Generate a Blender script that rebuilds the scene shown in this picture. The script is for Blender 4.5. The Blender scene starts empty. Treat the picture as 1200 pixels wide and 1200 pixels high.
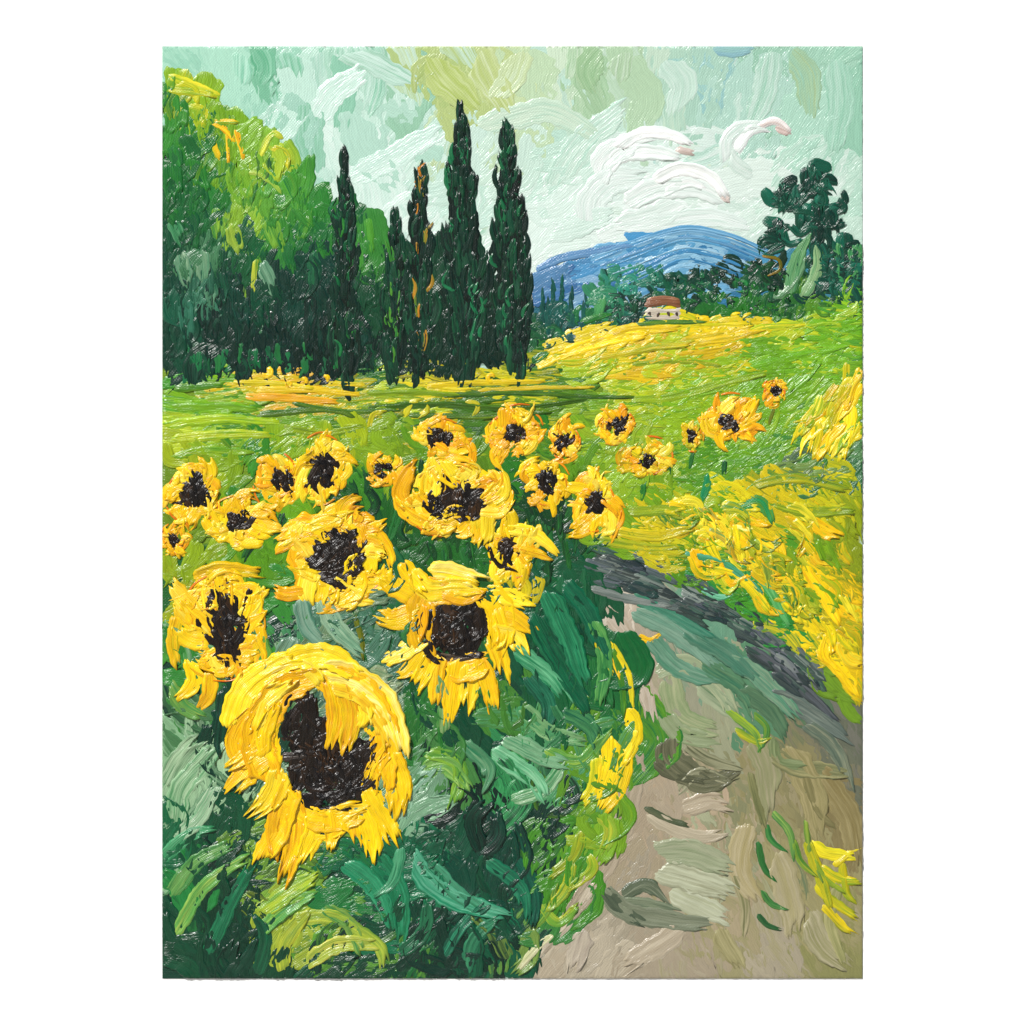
import bpy, math, numpy as np
from mathutils import Vector
rng = np.random.default_rng(11)
CX0, CX1, CY0, CY1 = 190.0, 1011.0, 54.0, 1147.0   # canvas extents in mm (painting coordinates)
CZ = 1.6
LAY = 0.32   # mm of paint per layer

def lin(hx):
    c = np.array([int(hx[i:i+2],16)/255.0 for i in (0,2,4)])
    return 0.91*(np.where(c<=0.04045, c/12.92, ((c+0.055)/1.055)**2.4))**1.13
_cache={}
def L(h):
    if isinstance(h,str):
        if h not in _cache: _cache[h]=lin(h)
        return _cache[h]
    return h

class Batch:
    def __init__(s,name,soft=False):
        s.name=name; s.v=[];s.c1=[];s.c2=[];s.uv=[];s.f=[];s.n=0; s.soft=soft
ALL=[]
def batch(name,soft=False):
    b=Batch(name,soft); ALL.append(b); return b

def spline(p):
    p=np.asarray(p,float)
    k=len(p)
    if k==2:
        t=np.linspace(0,1,12)[:,None]; return p[0]*(1-t)+p[1]*t
    q=np.vstack([2*p[0]-p[1],p,2*p[-1]-p[-2]])
    out=[]
    for i in range(1,k):
        t=np.linspace(0,1,12,endpoint=False)[:,None]
        a,b,c,d=q[i-1],q[i],q[i+1],q[i+2]
        out.append(0.5*((2*b)+(-a+c)*t+(2*a-5*b+4*c-d)*t*t+(-a+3*b-3*c+d)*t**3))
    out.append(p[-1:]); return np.vstack(out)

def stroke(B,pts,w,c1,c2=None,h=0.7,lay=1.0,rag=0.5,tip=0.6,head=0.75,var=0.07):
    c1=L(c1); c2=L(c2) if c2 is not None else c1*0.8
    P=spline(pts)
    d=np.diff(P,axis=0); sl=np.hypot(d[:,0],d[:,1]); s=np.concatenate([[0],np.cumsum(sl)]); Ln=s[-1]
    if Ln<2: return
    T=np.gradient(P,axis=0); T/= (np.hypot(T[:,0],T[:,1])[:,None]+1e-9)
    N=np.stack([-T[:,1],T[:,0]],1)
    n=int(np.clip(Ln/3.6,7,60)); M=int(np.clip(w/1.7,6,22))
    v=np.linspace(-1,1,M)
    sm=lambda q: np.convolve(np.pad(q,1,mode='edge'),[.22,.56,.22],'valid')
    r1=sm(rng.random(M)); r2=sm(rng.random(M))
    wr=min(w,16)
    rd=rng.uniform(0.05,0.4); sla=rng.normal()*0.25*w; slb=rng.normal()*0.32*w
    st=(w*0.28*v*v+r1*rag*wr*0.4+sla*v); st=np.clip((st-st.min())/Ln,0,0.35)
    en=(w*rd*v*v+(r2**1.5)*rag*wr*1.6+slb*v); en=1-np.clip((en-en.min())/Ln,0,0.5)
    tt=np.linspace(0,1,n)[:,None]
    t=st[None]+(en-st)[None]*tt
    a=t*Ln
    X=np.interp(a,s,P[:,0]);Y=np.interp(a,s,P[:,1]);NX=np.interp(a,s,N[:,0]);NY=np.interp(a,s,N[:,1])
    wp=np.where(t<0.2, head+(1-head)*np.sin(np.clip(t/0.2,0,1)*math.pi/2),1.0)
    wp=wp*(1-(1-tip)*np.clip((t-0.45)/0.55,0,1)**1.6)
    ph=rng.random(7)*6.28
    wob=1+0.08*np.sin(a*0.11+ph[0])*np.sign(v)[None]+0.05*np.sin(a*0.27+ph[1])+0.05*np.sin(a*0.5+ph[4])*v[None]
    off=v[None]*wp*wob*w/2
    X=X+NX*off; Y=Y+NY*off
    cn=sm(rng.normal(0,1,M))
    tilt=rng.normal()*0.28
    z=h*(0.42+0.6*np.abs(v)**4+tilt*v)[None]+h*0.22*cn[None]*(0.7+0.3*np.sin(a*0.05+ph[2]))+h*.16*np.sin(v*3.5+ph[6])[None]
    z=z+h*0.65*np.exp(-((t-en[None]+0.07)/0.08)**2)*rng.uniform(.2,1.3)
    z=z+h*0.16*np.sin(a*0.16+ph[3])+h*0.07*np.sin(a*0.5+ph[5]+v[None]*2)
    z=np.maximum(z,0.05)
    z0=lay*LAY; sk=min(.35,h*.35)
    z=z0+z
    z[:,0]=z0-sk; z[:,-1]=z0-sk; z[0,:]=z0-sk; z[-1,:]=z0-sk
    z=np.maximum(z,0.02)
    out=(X<CX0)|(X>CX1)|(Y<CY0)|(Y>CY1)
    z=np.where(out,z*0.25,z)
    X=np.clip(X,CX0,CX1);Y=np.clip(Y,CY0,CY1)
    j=1+rng.normal(0,var)
    cj=sm(rng.normal(0.42,0.5,M)); cj=np.clip(cj,0,1)[None,:,None]*np.ones((n,1,1))
    C1=(c1[None,None]*j*(1-0.6*cj)+c2[None,None]*0.6*cj)
    C2=np.broadcast_to(c2*j,(n,M,3))
    base=B.n
    B.v.append(np.stack([X,Y,z],-1).reshape(-1,3)); B.c1.append(C1.reshape(-1,3)); B.c2.append(C2.reshape(-1,3))
    o=rng.random()*500
    B.uv.append(np.stack([a+o,np.broadcast_to(v[None]*w/2,(n,M))+o*3,np.full((n,M),o)],-1).reshape(-1,3))
    I=np.arange(n*M).reshape(n,M)+base
    B.f.append(np.stack([I[:-1,:-1],I[:-1,1:],I[1:,1:],I[1:,:-1]],-1).reshape(-1,4))
    B.n+=n*M

def inpoly(x,y,poly):
    r=False;k=len(poly);j=k-1
    for i in range(k):
        xi,yi=poly[i];xj,yj=poly[j]
        if (yi>y)!=(yj>y) and x<(xj-xi)*(y-yi)/(yj-yi)+xi: r=not r
        j=i
    return r
def prep(cps):
    return np.array([[c[0],c[1]] for c in cps],float),[L(c[2]) for c in cps]
def pick(x,y,cp,p=4):
    d=np.hypot(cp[0][:,0]-x,cp[0][:,1]-y)+8
    w=d**-p; w/=w.sum()
    i=rng.choice(len(w),p=w); k=rng.choice(len(w),p=w)
    return cp[1][i],cp[1][k]
def blend(x,y,cp,p=3):
    d=np.hypot(cp[0][:,0]-x,cp[0][:,1]-y)+12
    w=d**-p; w/=w.sum()
    return (w[:,None]*np.array(cp[1])).sum(0)
def dab(B,x,y,ln,w,ang,c1,c2,h,lay,bend=0.15,**k):
    a=math.radians(ang); dx,dy=math.cos(a)*ln/2,math.sin(a)*ln/2
    b=bend*ln*rng.normal()
    stroke(B,[(x-dx,y-dy),(x-dy/ln*b*2,y+dx/ln*b*2),(x+dx,y+dy)],w,c1,c2,h=h,lay=lay,**k)
def fill(B,poly,n,ln,w,ang,cps,h=0.5,lay=1,bend=0.12,angj=14,p=4,soft=0.0,**k):
    cp=prep(cps); xs=[q[0] for q in poly]; ys=[q[1] for q in poly]; i=0;g=0
    while i<n and g<n*30:
        g+=1
        x=rng.uniform(min(xs),max(xs));y=rng.uniform(min(ys),max(ys))
        if not inpoly(x,y,poly): continue
        A=(ang(x,y) if callable(ang) else ang)+rng.normal()*angj
        c1,c2=pick(x,y,cp,p)
        if soft:
            m=blend(x,y,cp); c1=c1*(1-soft)+m*soft; c2=c2*(1-soft)+m*soft
        s=math.exp(rng.normal()*0.22)
        dab(B,x,y,ln*s,w*s*math.exp(rng.normal()*0.15),A,c1,c2,h,lay+0.9*i/n,bend,**k); i+=1
def J(s=4): return rng.normal()*s

# ------------------------------------------------------------------ SKY
sky_c=[(200,70,'9fd2bb'),(260,80,'b2dec9'),(330,70,'7dbd9c'),(340,110,'c6e5d7'),(400,90,'93cab0'),(440,60,'cde8dc'),(470,110,'9bc8ae'),
(510,75,'b3c67e'),(540,90,'b8c987'),(570,110,'c0d096'),(600,80,'c9dbae'),(640,90,'d0e2cc'),(690,75,'9dc29a'),(720,90,'b3cfae'),(760,90,'c6dcc9'),(800,90,'add0be'),
(840,62,'9ac6c6'),(900,80,'9bc5af'),(960,90,'a4ccb7'),(1000,120,'9ac8b1'),(950,160,'aed3c1'),(880,120,'b2d4c6'),(400,170,'cfe8dd'),(450,220,'dceee6'),
(350,180,'a9d3c1'),(300,120,'a2d3bd'),(500,170,'c6e3d7'),(560,200,'cbe3d7'),(640,180,'bcdccd'),(650,240,'d8eae1'),(700,150,'c2ddcf'),(700,250,'e0ede7'),
(800,255,'e6efeb'),(870,230,'dae8e0'),(900,260,'cee2d7'),(630,290,'dcece4'),(1000,240,'b6d7c6'),(960,270,'c5ded0'),(600,130,'c0d8b6'),(430,150,'b5d9c9'),(760,210,'d6e6df')]
sky=batch('sky',True)
sky_poly=[(180,50),(1015,50),(1015,290),(900,300),(800,275),(700,295),(620,320),(400,290),(330,230),(260,160),(185,130)]
def sky_ang(x,y):
    if x<470: return 75+25*math.sin(x*0.02+y*0.01)
    if x<640: return 100-30*math.sin(y*0.02)
    if y>170: return 150+25*math.sin(x*0.01)
    return 100+18*math.sin(x*0.015)
fill(sky,sky_poly,330,130,54,sky_ang,sky_c,h=0.16,lay=0,bend=0.08,angj=9,p=5,rag=0.4,var=0.015,soft=.4)
fill(sky,sky_poly,70,90,34,sky_ang,sky_c,h=0.22,lay=.7,bend=0.12,angj=12,p=5,rag=.8,var=0.015,soft=.2)
for q in [([(500,60),(520,90),(560,130)],42,'b3c575','c6d49a'),([(560,60),(575,95),(600,135)],38,'b9c985','cfdcb2'),([(515,58),(495,85),(492,110)],28,'aabf78','bfce94'),
          ([(610,58),(600,90),(575,120)],34,'c3d4a2','d4e5c6'),([(705,58),(690,85),(700,110)],34,'98bf93','b3cfab'),([(730,60),(725,100)],28,'a5c49e','c6dac4'),
          ([(300,58),(310,80),(300,105)],32,'6cb490','9bd0b5'),([(335,60),(345,95)],30,'7dc09e','b2dcc9'),([(285,60),(283,100)],24,'b9e3cf','8fcbb0'),([(835,58),(855,60),(885,58)],14,'8fb9c4','9ec9c0'),
          ([(370,140),(390,110),(430,80)],32,'c9e6d9','dceee6'),([(400,58),(440,75),(490,100)],28,'d0e9de','a0cbb4'),([(925,60),(945,90),(950,140)],32,'acc7a0','a0cbb5'),
          ([(410,210),(450,190),(520,150)],30,'d9eee4','c6e3d7'),([(650,220),(680,170),(740,120)],34,'cde1d5','b6d7c7'),([(560,150),(640,130),(700,160)],30,'cfe2cf','bad8c4'),
          ([(905,60),(898,100),(880,150)],30,'9fcab5','c9e0d5'),([(980,70),(985,120),(975,180)],34,'9ac9b2','b7d8c8'),([(780,70),(800,100),(790,140)],34,'bcd8c9','d0e4d9')]:
    stroke(sky,q[0],q[1],q[2],q[3],h=0.3,lay=1.8,rag=0.7,var=.02)
clouds=batch('clouds',True)
for q in [([(690,262),(695,230),(720,212),(760,208)],36,'e3ece8','d1e2da',.5),([(700,215),(708,188),(735,170),(770,166)],32,'edf1ef','d9e6e0',1.0),([(712,200),(728,182),(760,178),(800,186)],20,'f1f4f2','dce8e2',1.5),
          ([(718,176),(750,157),(788,158),(812,172)],16,'fdfdfc','dfe8e4',2.4),([(730,240),(775,220),(820,222),(850,236)],28,'eaf0ed','d1e1d9',1.0),
          ([(765,212),(800,198),(832,208),(854,234)],18,'fdfdfc','dee5e0',2.6),([(775,228),(805,214),(830,222)],14,'f1f4f2','cbd9d2',1.7),([(800,238),(770,252),(715,265)],32,'e6eeea','d3e3db',.4),
          ([(852,192),(852,165),(868,150),(895,146)],18,'e3ebe7','cbded5',1.0),([(862,178),(880,152),(905,150)],14,'eff3f1','d1e0d8',1.6),([(885,150),(908,142),(928,154)],10,'fdfcfb','d9ccc6',2.2),
          ([(908,150),(928,158)],8,'dccac4','bba8a0',2.0),([(792,174),(816,180)],9,'d9ccc5','b9a89e',2.2),([(845,228),(856,238)],8,'dfd5cf','b9aaa2',2),([(884,205),(862,192),(852,172)],18,'dde8e2','c6dacf',.6),
          ([(640,275),(680,262),(720,250)],30,'d9eae2','cbe1d6',.3),([(700,280),(760,265),(830,255),(880,266)],26,'e3ece8','cfe1d8',.3),([(880,285),(920,268),(960,265)],22,'d6e6de','c4dace',.3)]:
    stroke(clouds,q[0],q[1],q[2],q[3],h=q[4],lay=2.6,rag=0.8,var=0.01)

# ------------------------------------------------------------------ MOUNTAIN
mt=batch('mountain',True)
mt_c=[(640,320,'5a88ae'),(660,335,'4576a4'),(690,310,'5394be'),(720,300,'72a8c8'),(760,290,'4a90bb'),(800,275,'62a2c6'),(800,300,'93bfd6'),(840,290,'3a80ac'),(880,300,'559abc'),
(720,325,'3f78a6'),(780,320,'6fa8c8'),(860,315,'37789a'),(920,310,'488a9f'),(690,335,'84acc8'),(1000,300,'46869a')]
fill(mt,[(628,318),(700,298),(760,280),(800,272),(860,287),(930,305),(1011,290),(1011,345),(628,360)],150,55,14,lambda x,y:(x-800)*0.11,mt_c,h=0.6,lay=3.0,bend=0.05,angj=6,rag=0.6)
for k in range(9):
    o=k*5.5
    stroke(mt,[(690+o,302+o*.9),(740+o*.6,284+o),(800,267+o),(850-o*.3,274+o),(905-o,296+o*.7)],6,['4089b5','9cc6dc','3078a6','62a2c6','b5d4e2','3a80ac','75acca','2f76a0','8dbcd6'][k],['8dbcd6','4f92bc'][k%2],h=1.3,lay=4.0,rag=0.8,tip=0.7)
stroke(mt,[(628,316),(660,302),(700,294),(745,286)],10,'7aa5c9','4478a6',h=.8,lay=4.2)

# ------------------------------------------------------------------ DISTANT TREES
dt=batch('distant_trees')
dt_c=[(640,365,'1c5a50'),(670,355,'1f6660'),(690,370,'2a7a4a'),(700,350,'3f8f6a'),(735,330,'3a8f7a'),(760,325,'2f7f6a'),(790,330,'145a48'),(820,335,'0f4a3a'),(850,325,'123f33'),
(880,340,'1d5f3a'),(905,320,'0f3a2a'),(930,345,'2f6f2f'),(960,330,'14503a'),(990,320,'0f4535'),(740,350,'123f35'),(830,360,'2a7530'),(870,362,'2f7a2a'),(950,360,'5a8f2a'),(800,360,'246a34'),(630,390,'1f5f3a')]
fill(dt,[(618,380),(640,368),(690,352),(700,325),(740,314),(790,318),(830,312),(880,305),(930,300),(1011,290),(1011,365),(900,378),(780,370),(690,388),(650,402),(618,405)],310,20,12,lambda x,y:rng.uniform(0,180),dt_c,h=1.0,lay=4.4,bend=0.25,angj=20)
for x,t in [(636,340),(648,328),(658,324),(670,338),(684,347),(641,350)]:
    for k in range(5):
        f=k/5; stroke(dt,[(x+J(1.5),t+f*38+14),(x+J(1),t+f*38-4)],4+4*f,'164a48','1f6a5c',h=.7,lay=6,tip=0.3)
for (x,y,r,c,c2) in [(745,352,10,'0f3a2e','1f6a4a'),(735,338,13,'2f8f7a','4fa58f'),(770,330,12,'2f8a70','1a6a50'),(792,332,13,'134a3a','1f6f50'),(820,325,14,'124535','2a7a50'),
      (850,322,13,'0d3528','2a4a3a'),(838,345,12,'154a30','2f7f3a'),(870,335,15,'0f4030','2f8f4a'),(905,318,18,'123a28','1f5a30'),(905,340,14,'0f3528','1f5f3a'),(890,357,12,'1f5f2f','4a9a3a'),(722,358,9,'1a5a48','3a8f6a'),(812,350,12,'0f4030','2a7a3a'),(860,358,10,'123f2a','3a8a3a'),(925,352,12,'14502f','3f8a3a')]:
    for k in range(5):
        a0=rng.uniform(0,6.28); rr=r*(1-0.2*k)*rng.uniform(.8,1.15)
        stroke(dt,[(x+J(2)+rr*math.cos(a0+s)*.8,y+J(1)+rr*math.sin(a0+s)*.8) for s in (0,.7,1.4,2.1)],8,c if k%2 else c2,c,h=1.2,lay=6.0+.2*k,rag=.9)
stroke(dt,[(893,300),(912,304),(914,316),(898,324)],4,'b0861c','6a6a1a',h=1,lay=7.2)
for q in [([(925,345),(935,300),(950,272)],17,'7fae7a','4a8a5a'),([(940,350),(958,315),(955,285)],15,'98b888','5a9464'),([(905,352),(930,330),(945,300)],12,'2f6f4a','7fa57a'),([(700,372),(708,345)],14,'5fae6a','3a8a5a'),([(680,378),(720,366)],9,'3f8f3a','2a7a3a')]:
    stroke(dt,q[0],q[1],q[2],q[3],h=1.6,lay=6.9,tip=.4,rag=1)

# ------------------------------------------------------------------ RIGHT TREE
tr=batch('oak_tree')
tc=['0e4538','115541','175f4a','0c382f','20705a','0d4034']
for (x0,y0,x1,y1,n) in [(915,218,982,238,20),(942,203,956,220,6),(908,222,928,242,7),(902,268,928,280,9),(930,242,985,264,20),(948,262,982,300,16),(985,280,1008,335,16),(935,308,1005,348,28),(955,207,972,228,6),(895,285,912,298,4)]:
    for k in range(n):
        c=rng.choice(tc); dab(tr,rng.uniform(x0,x1),rng.uniform(y0,y1),rng.uniform(18,34),rng.uniform(8,15),rng.choice([90,75,110,20,160])+J(14),c,rng.choice(tc),1.2,5.5+rng.random(),bend=.22,rag=1.1,tip=.5)
stroke(tr,[(957,350),(955,300),(960,240)],9,'0a2a22','123f30',h=1,lay=6)
for k in range(12): dab(tr,rng.uniform(980,1004),rng.uniform(285,330),20,6,90+J(25),'3f8f5a','5f9f60',1,7)

# ------------------------------------------------------------------ LEFT FOREST
fo=batch('forest')
fo_c=[(200,95,'8fb82c'),(230,110,'c4cc2c'),(245,120,'8fb82a'),(200,150,'3f9038'),(230,170,'2b7f33'),(262,165,'7fae28'),(280,190,'6fa52e'),(300,180,'86b53a'),(330,175,'a5c03a'),
(340,220,'4f9a38'),(370,245,'368838'),(210,230,'1a6535'),(260,230,'2f7f38'),(310,240,'62a03a'),(350,280,'25733a'),(200,290,'125538'),(240,300,'4a805a'),(280,300,'1c603a'),
(330,320,'105038'),(380,310,'0e4538'),(210,360,'1c6048'),(240,350,'3f7a60'),(200,400,'0c4232'),(260,400,'09362b'),(320,400,'08312a'),(380,410,'072c24'),(350,360,'0a4537'),
(430,290,'3f8a3c'),(440,350,'135034'),(480,330,'104a32'),(510,380,'0a3828'),(560,390,'093226'),(280,260,'8cb53a'),(190,190,'246f38'),(300,350,'0c4d36'),(410,270,'206a3a'),(330,260,'3f8a38'),
(270,350,'0a4334'),(340,340,'093c30'),(400,360,'09342a'),(220,410,'10503a'),(240,250,'1f6a38'),(200,330,'0f4a38')]
fo_poly=[(188,92),(215,96),(250,112),(285,150),(330,172),(350,200),(385,240),(430,258),(440,300),(480,300),(505,300),(512,285),(526,285),(526,300),(570,320),(612,340),(622,380),(622,425),(500,430),(400,434),(190,434)]
fill(fo,fo_poly,560,46,21,lambda x,y:98+8*math.sin(x*.05),fo_c,h=0.8,lay=2.8,bend=0.1,angj=12,p=5,rag=.8)
fill(fo,[(188,110),(250,125),(330,180),(385,250),(440,310),(520,310),(600,350),(618,425),(400,432),(190,432)],300,38,18,lambda x,y:95,fo_c,h=1.2,lay=3.9,bend=0.15,angj=16,p=5,rag=.9)
for q in [([(196,88),(215,96),(258,112)],12,'ece23a','a5c42a'),([(195,104),(230,108),(255,112)],12,'dcd62a','8cb42c'),([(205,96),(228,106),(230,125)],12,'e6dc2a','b5c42a'),([(202,86),(198,112)],12,'98bf30','5fa030'),
 ([(220,122),(240,130),(232,150)],11,'d0d430','6fa832'),([(248,142),(265,152),(278,170)],11,'f2d828','e0a018'),([(246,158),(258,190)],10,'f0cc20','b9bf2a'),([(276,148),(286,188)],8,'f5da30','d89018'),
 ([(266,150),(268,195)],6,'e8a01c','f5dd3a'),([(248,142),(282,143)],8,'f2cc28','8fb82a'),([(303,185),(318,158),(332,162)],10,'dfe050','98bc3c'),([(315,172),(335,180),(338,200)],10,'e0d838','7fb03a'),([(290,200),(310,205),(330,230)],13,'86b93c','b5c85a'),
 ([(300,300),(296,345)],9,'d0d44a','6fa03a'),([(270,260),(282,300)],20,'a5c04a','7fa83a'),([(312,250),(330,300)],22,'7fb040','4f9038'),([(345,240),(370,270)],18,'4f9838','308038'),([(360,250),(350,285)],15,'5fa23c','2a7a3a'),([(215,125),(210,160)],18,'55a03a','2f8038'),
 ([(430,255),(436,300)],12,'5fa838','308038'),([(420,270),(425,320)],10,'4f9a3a','2f7a3a'),([(235,290),(240,335)],20,'7ea482','4f8f6a'),([(210,295),(222,340)],20,'86a585','3f8060'),([(245,330),(250,368)],18,'6f9f7f','2a6f50'),([(200,255),(215,290)],18,'2f7f50','5f9a70'),
 ([(305,305),(325,350)],19,'7fa88a','2a7050'),([(225,180),(240,230)],24,'2a8035','3f9038'),([(200,190),(205,240)],24,'1f7035','2f8035'),([(318,195),(310,235)],18,'4f9a3a','6fae4a'),([(330,205),(350,250)],16,'5fa83a','2f8040'),
 ([(255,310),(262,360)],20,'0c4334','1c6045'),([(280,330),(285,390)],22,'0a3c30','125040'),([(215,350),(222,400)],20,'1f6a50','3f8068'),([(370,290),(366,340)],18,'175a40','2f7a50')]:
    stroke(fo,q[0],q[1],q[2],q[3],h=1.7,lay=4.9,rag=.9)
for k in range(20):
    x=rng.uniform(205,400); stroke(fo,[(x,rng.uniform(300,370)),(x+J(5),rng.uniform(375,432))],rng.uniform(10,19),rng.choice(['07241f','0a332a','0d4033']),'0b3a30',h=1,lay=5.0,tip=.4,rag=1.1)
for k in range(20):
    x=rng.uniform(190,400); dab(fo,x,420+J(6),30,10,90+J(12),rng.choice(['1d7a4a','0f5038','2a8040']),'1f6f45',1,5.4,rag=1)

# ------------------------------------------------------------------ CYPRESSES
def cypress(cx,top,bot,W,lean=0,acc=None,n=90):
    B=batch('cypress_tree'); H=bot-top
    prof=lambda t:(min(t*1.7,1)**0.7)*(1-0.3*max(t-.7,0)/.3)
    C=['0a2a22','0c3429','0b2e26','0f3e30','071d18','0d382c','16503a']
    stroke(B,[(cx,bot),(cx+lean*.5,(top+bot)/2),(cx+lean,top+14)],W*.62,'071c17','0b2a22',h=.7,lay=5.4,tip=.2,rag=.2)
    for k in range(n):
        t=1-(k/n)**0.85*0.96; t=min(max(t+rng.normal()*0.03,0.03),1)
        w=W*prof(t)/2; u=rng.uniform(-1,1); x=cx+lean*(1-t)+u*w*.8; y=top+H*t
        ln=rng.uniform(30,66)*(0.5+.55*t); a=-90+u*9+J(5)
        if y-ln/2<top-2: y=top+ln/2
        c=rng.choice(C); c2=rng.choice(C+['1f5f40','1a553a'])
        dab(B,x,y-4,ln,rng.uniform(8,14)*(0.55+.5*t),a,c,c2,1.5,5.9+1.2*k/n,bend=.07,tip=.35,head=.6,rag=.9)
    stroke(B,[(cx+lean,top+34),(cx+lean+J(1),top-2)],7,'0c3429','124a36',h=1,lay=7.3,tip=.15)
    if acc:
        for k in range(acc[0]):
            t=rng.uniform(.08,.9); u=rng.uniform(-1,1); dab(B,cx+lean*(1-t)+u*W*prof(t)*.4,top+H*t,rng.uniform(14,32),5,-90+u*14+J(7),acc[1],acc[2],1.3,7.5,tip=.3)
    return B
cypress(405,172,442,40,-2,(10,'1f7a44','12553a'),70)
cypress(462,245,436,34,2,(10,'5f9e3a','2a7a3a'),50)
cypress(491,188,432,42,2,(14,'c98a28','4a8a3a'),70)
ori=ALL[-1]
cypress(547,120,430,60,-8,(18,'1f7a50','2a7a50'),110)
cypress(603,142,435,54,-10,(16,'1a6a45','2a7a50'),100)
for x,y in [(488,205),(494,222),(487,245),(497,200)]: dab(ori,x,y,20,4,-80,'d89428','b87820',1,8)

# ------------------------------------------------------------------ FIELD
fd=batch('field')
f1=[(230,470,'86ba1e'),(300,452,'d4c020'),(350,465,'dcb01c'),(400,470,'c4b81e'),(450,455,'b5c82a'),(520,450,'dccc20'),(600,450,'cdc81e'),(680,440,'5c8c28'),(650,425,'2a7028'),
(250,500,'9fc41e'),(350,495,'70a01e'),(450,490,'55841e'),(560,480,'4a7a1e'),(650,475,'5f8a1f'),(700,470,'86a62a'),(740,500,'93b51e'),(210,520,'bccf2a'),(300,520,'66a41e'),(210,450,'4a982a'),
(420,440,'2a7028'),(520,432,'1a562a'),(400,515,'8cae1e'),(600,520,'86a61e'),(300,480,'8cae1e'),(430,470,'7a9c1e'),(270,490,'559220')]
fill(fd,[(188,440),(612,430),(650,405),(700,410),(760,440),(760,530),(188,545)],380,60,13,lambda x,y:-2+5*math.sin(x*.012),f1,h=0.8,lay=2.8,bend=.07,angj=7,rag=.9)
f2=[(660,410,'e8d01c'),(720,395,'ecd21e'),(800,385,'ecce18'),(860,400,'dcc81a'),(930,385,'bccc2a'),(760,415,'d8b81a'),(820,422,'93b81e'),(900,420,'74aa1e'),(960,400,'7eb428'),(1000,360,'98c62a'),(1000,340,'55a03a'),(700,430,'a5c024'),(630,415,'347528'),(700,385,'dcc81e'),(980,380,'70ac20'),(780,400,'b5c422')]
fill(fd,[(650,412),(700,388),(780,378),(880,376),(950,378),(990,345),(1011,325),(1011,440),(880,445),(760,445),(690,440)],240,52,13,lambda x,y:-12+(x-750)*.05,f2,h=1.1,lay=3.9,bend=.1,angj=8,rag=.9)
f3=[(800,450,'84b41e'),(880,450,'76aa1c'),(950,420,'7eb41f'),(930,450,'7aae20'),(1000,470,'93ba1e'),(950,520,'93b424'),(930,545,'48883a'),(860,540,'6aa21c'),(800,560,'58961e'),(760,580,'86ae1e'),
(980,570,'3c784a'),(1000,545,'5c8a58'),(900,565,'62983a'),(780,500,'93b81f'),(720,560,'93b82a'),(850,590,'74a21e'),(820,470,'9abc1e'),(760,460,'b5c424'),(740,540,'7ca41e'),(900,500,'70a41a')]
fill(fd,[(740,450),(880,435),(1011,405),(1011,600),(860,620),(720,600),(700,520)],340,66,19,lambda x,y:-28 if x>830 else -5,f3,h=.8,lay=3.4,bend=.12,angj=9,rag=.9)
for q in [([(655,418),(700,398),(760,388)],16,'f5dc20','e8c018'),([(690,402),(740,388),(800,384)],16,'f7e030','e0c014'),([(760,384),(820,384),(885,380)],13,'f5d81a','c4c41a'),
 ([(800,402),(850,394),(900,384)],17,'f2d01c','c8b818'),([(700,418),(760,408),(820,405)],15,'ecd020','a8b824'),([(790,418),(840,412),(870,400)],15,'e8c81a','bfa814'),([(860,397),(900,386),(945,382)],12,'e0d82c','98b828'),([(740,428),(800,425),(850,430)],9,'b9bc24','76981e'),
 ([(272,448),(320,452),(370,455)],8,'f0d81e','c9c01c'),([(285,464),(330,466),(400,470)],10,'f0bc1e','dca01a'),([(300,456),(360,459),(425,464)],9,'f5d020','d9c018'),([(200,456),(240,450),(270,452)],10,'3a852a','7aaa1e'),([(380,452),(410,455),(428,452)],7,'e8c820','a9b820'),
 ([(430,478),(520,474),(600,478),(690,470)],8,'2a561c','55801e'),([(520,466),(600,462),(690,466),(745,464)],7,'34641e','648c1e'),([(480,486),(560,488),(650,482)],8,'38661c','7a981e'),([(560,458),(640,456),(700,454)],6,'dcc020','b5a81e'),
 ([(500,454),(560,448),(640,448)],8,'e6cc20','c0b41c'),([(430,462),(480,458),(540,462)],8,'a5bc24','7aa01e'),([(300,487),(380,482),(420,490)],9,'64801e','38701c'),([(192,500),(260,490),(330,496)],12,'b0cc24','80b01e'),
 ([(195,518),(260,508),(320,510)],13,'c0d02c','86b21e'),([(200,478),(260,474),(300,480)],12,'86b824','64a01e'),([(330,500),(380,506),(430,498)],10,'98b01e','70901e'),
 ([(622,425),(645,412)],10,'1f5f2a','3a8a2a'),([(985,352),(1000,325),(1010,330)],14,'98c030','5fa02a'),([(975,372),(1000,360),(1010,352)],13,'80b42a','b4c83a'),
 ([(740,470),(790,462),(850,450),(900,442)],12,'a8c024','80a81e'),([(900,470),(930,450),(965,425)],18,'80b822','5c981c'),([(870,430),(930,415),(1000,408)],15,'6aa81c','86b826'),([(340,474),(400,482),(470,480)],7,'2f6a20','6f901e'),([(200,540),(240,528),(300,530)],11,'98b820','64a01e')]:
    stroke(fd,[(a+J(1.5),b+J(1.5)) for a,b in q[0]],q[1],q[2],q[3],h=1.6,lay=5.4+rng.random()*.5,rag=.9)
for k in range(24):
    x=rng.uniform(942,1004); y=rng.uniform(455,530)-(x-970)*.3
    if y<450: continue
    stroke(fd,[(x+8+J(8),y-24+J(5)),(x+J(4),y),(x-18+J(9),y+24+J(6))],rng.uniform(9,19),rng.choice(['f8e01c','f5d414','f2c812','ecd82a','c4c420','8fb820']),rng.choice(['e8b80e','fbe84a','a0b420']),h=2,lay=5.4+k*.03,tip=.6,rag=1.1)
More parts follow.
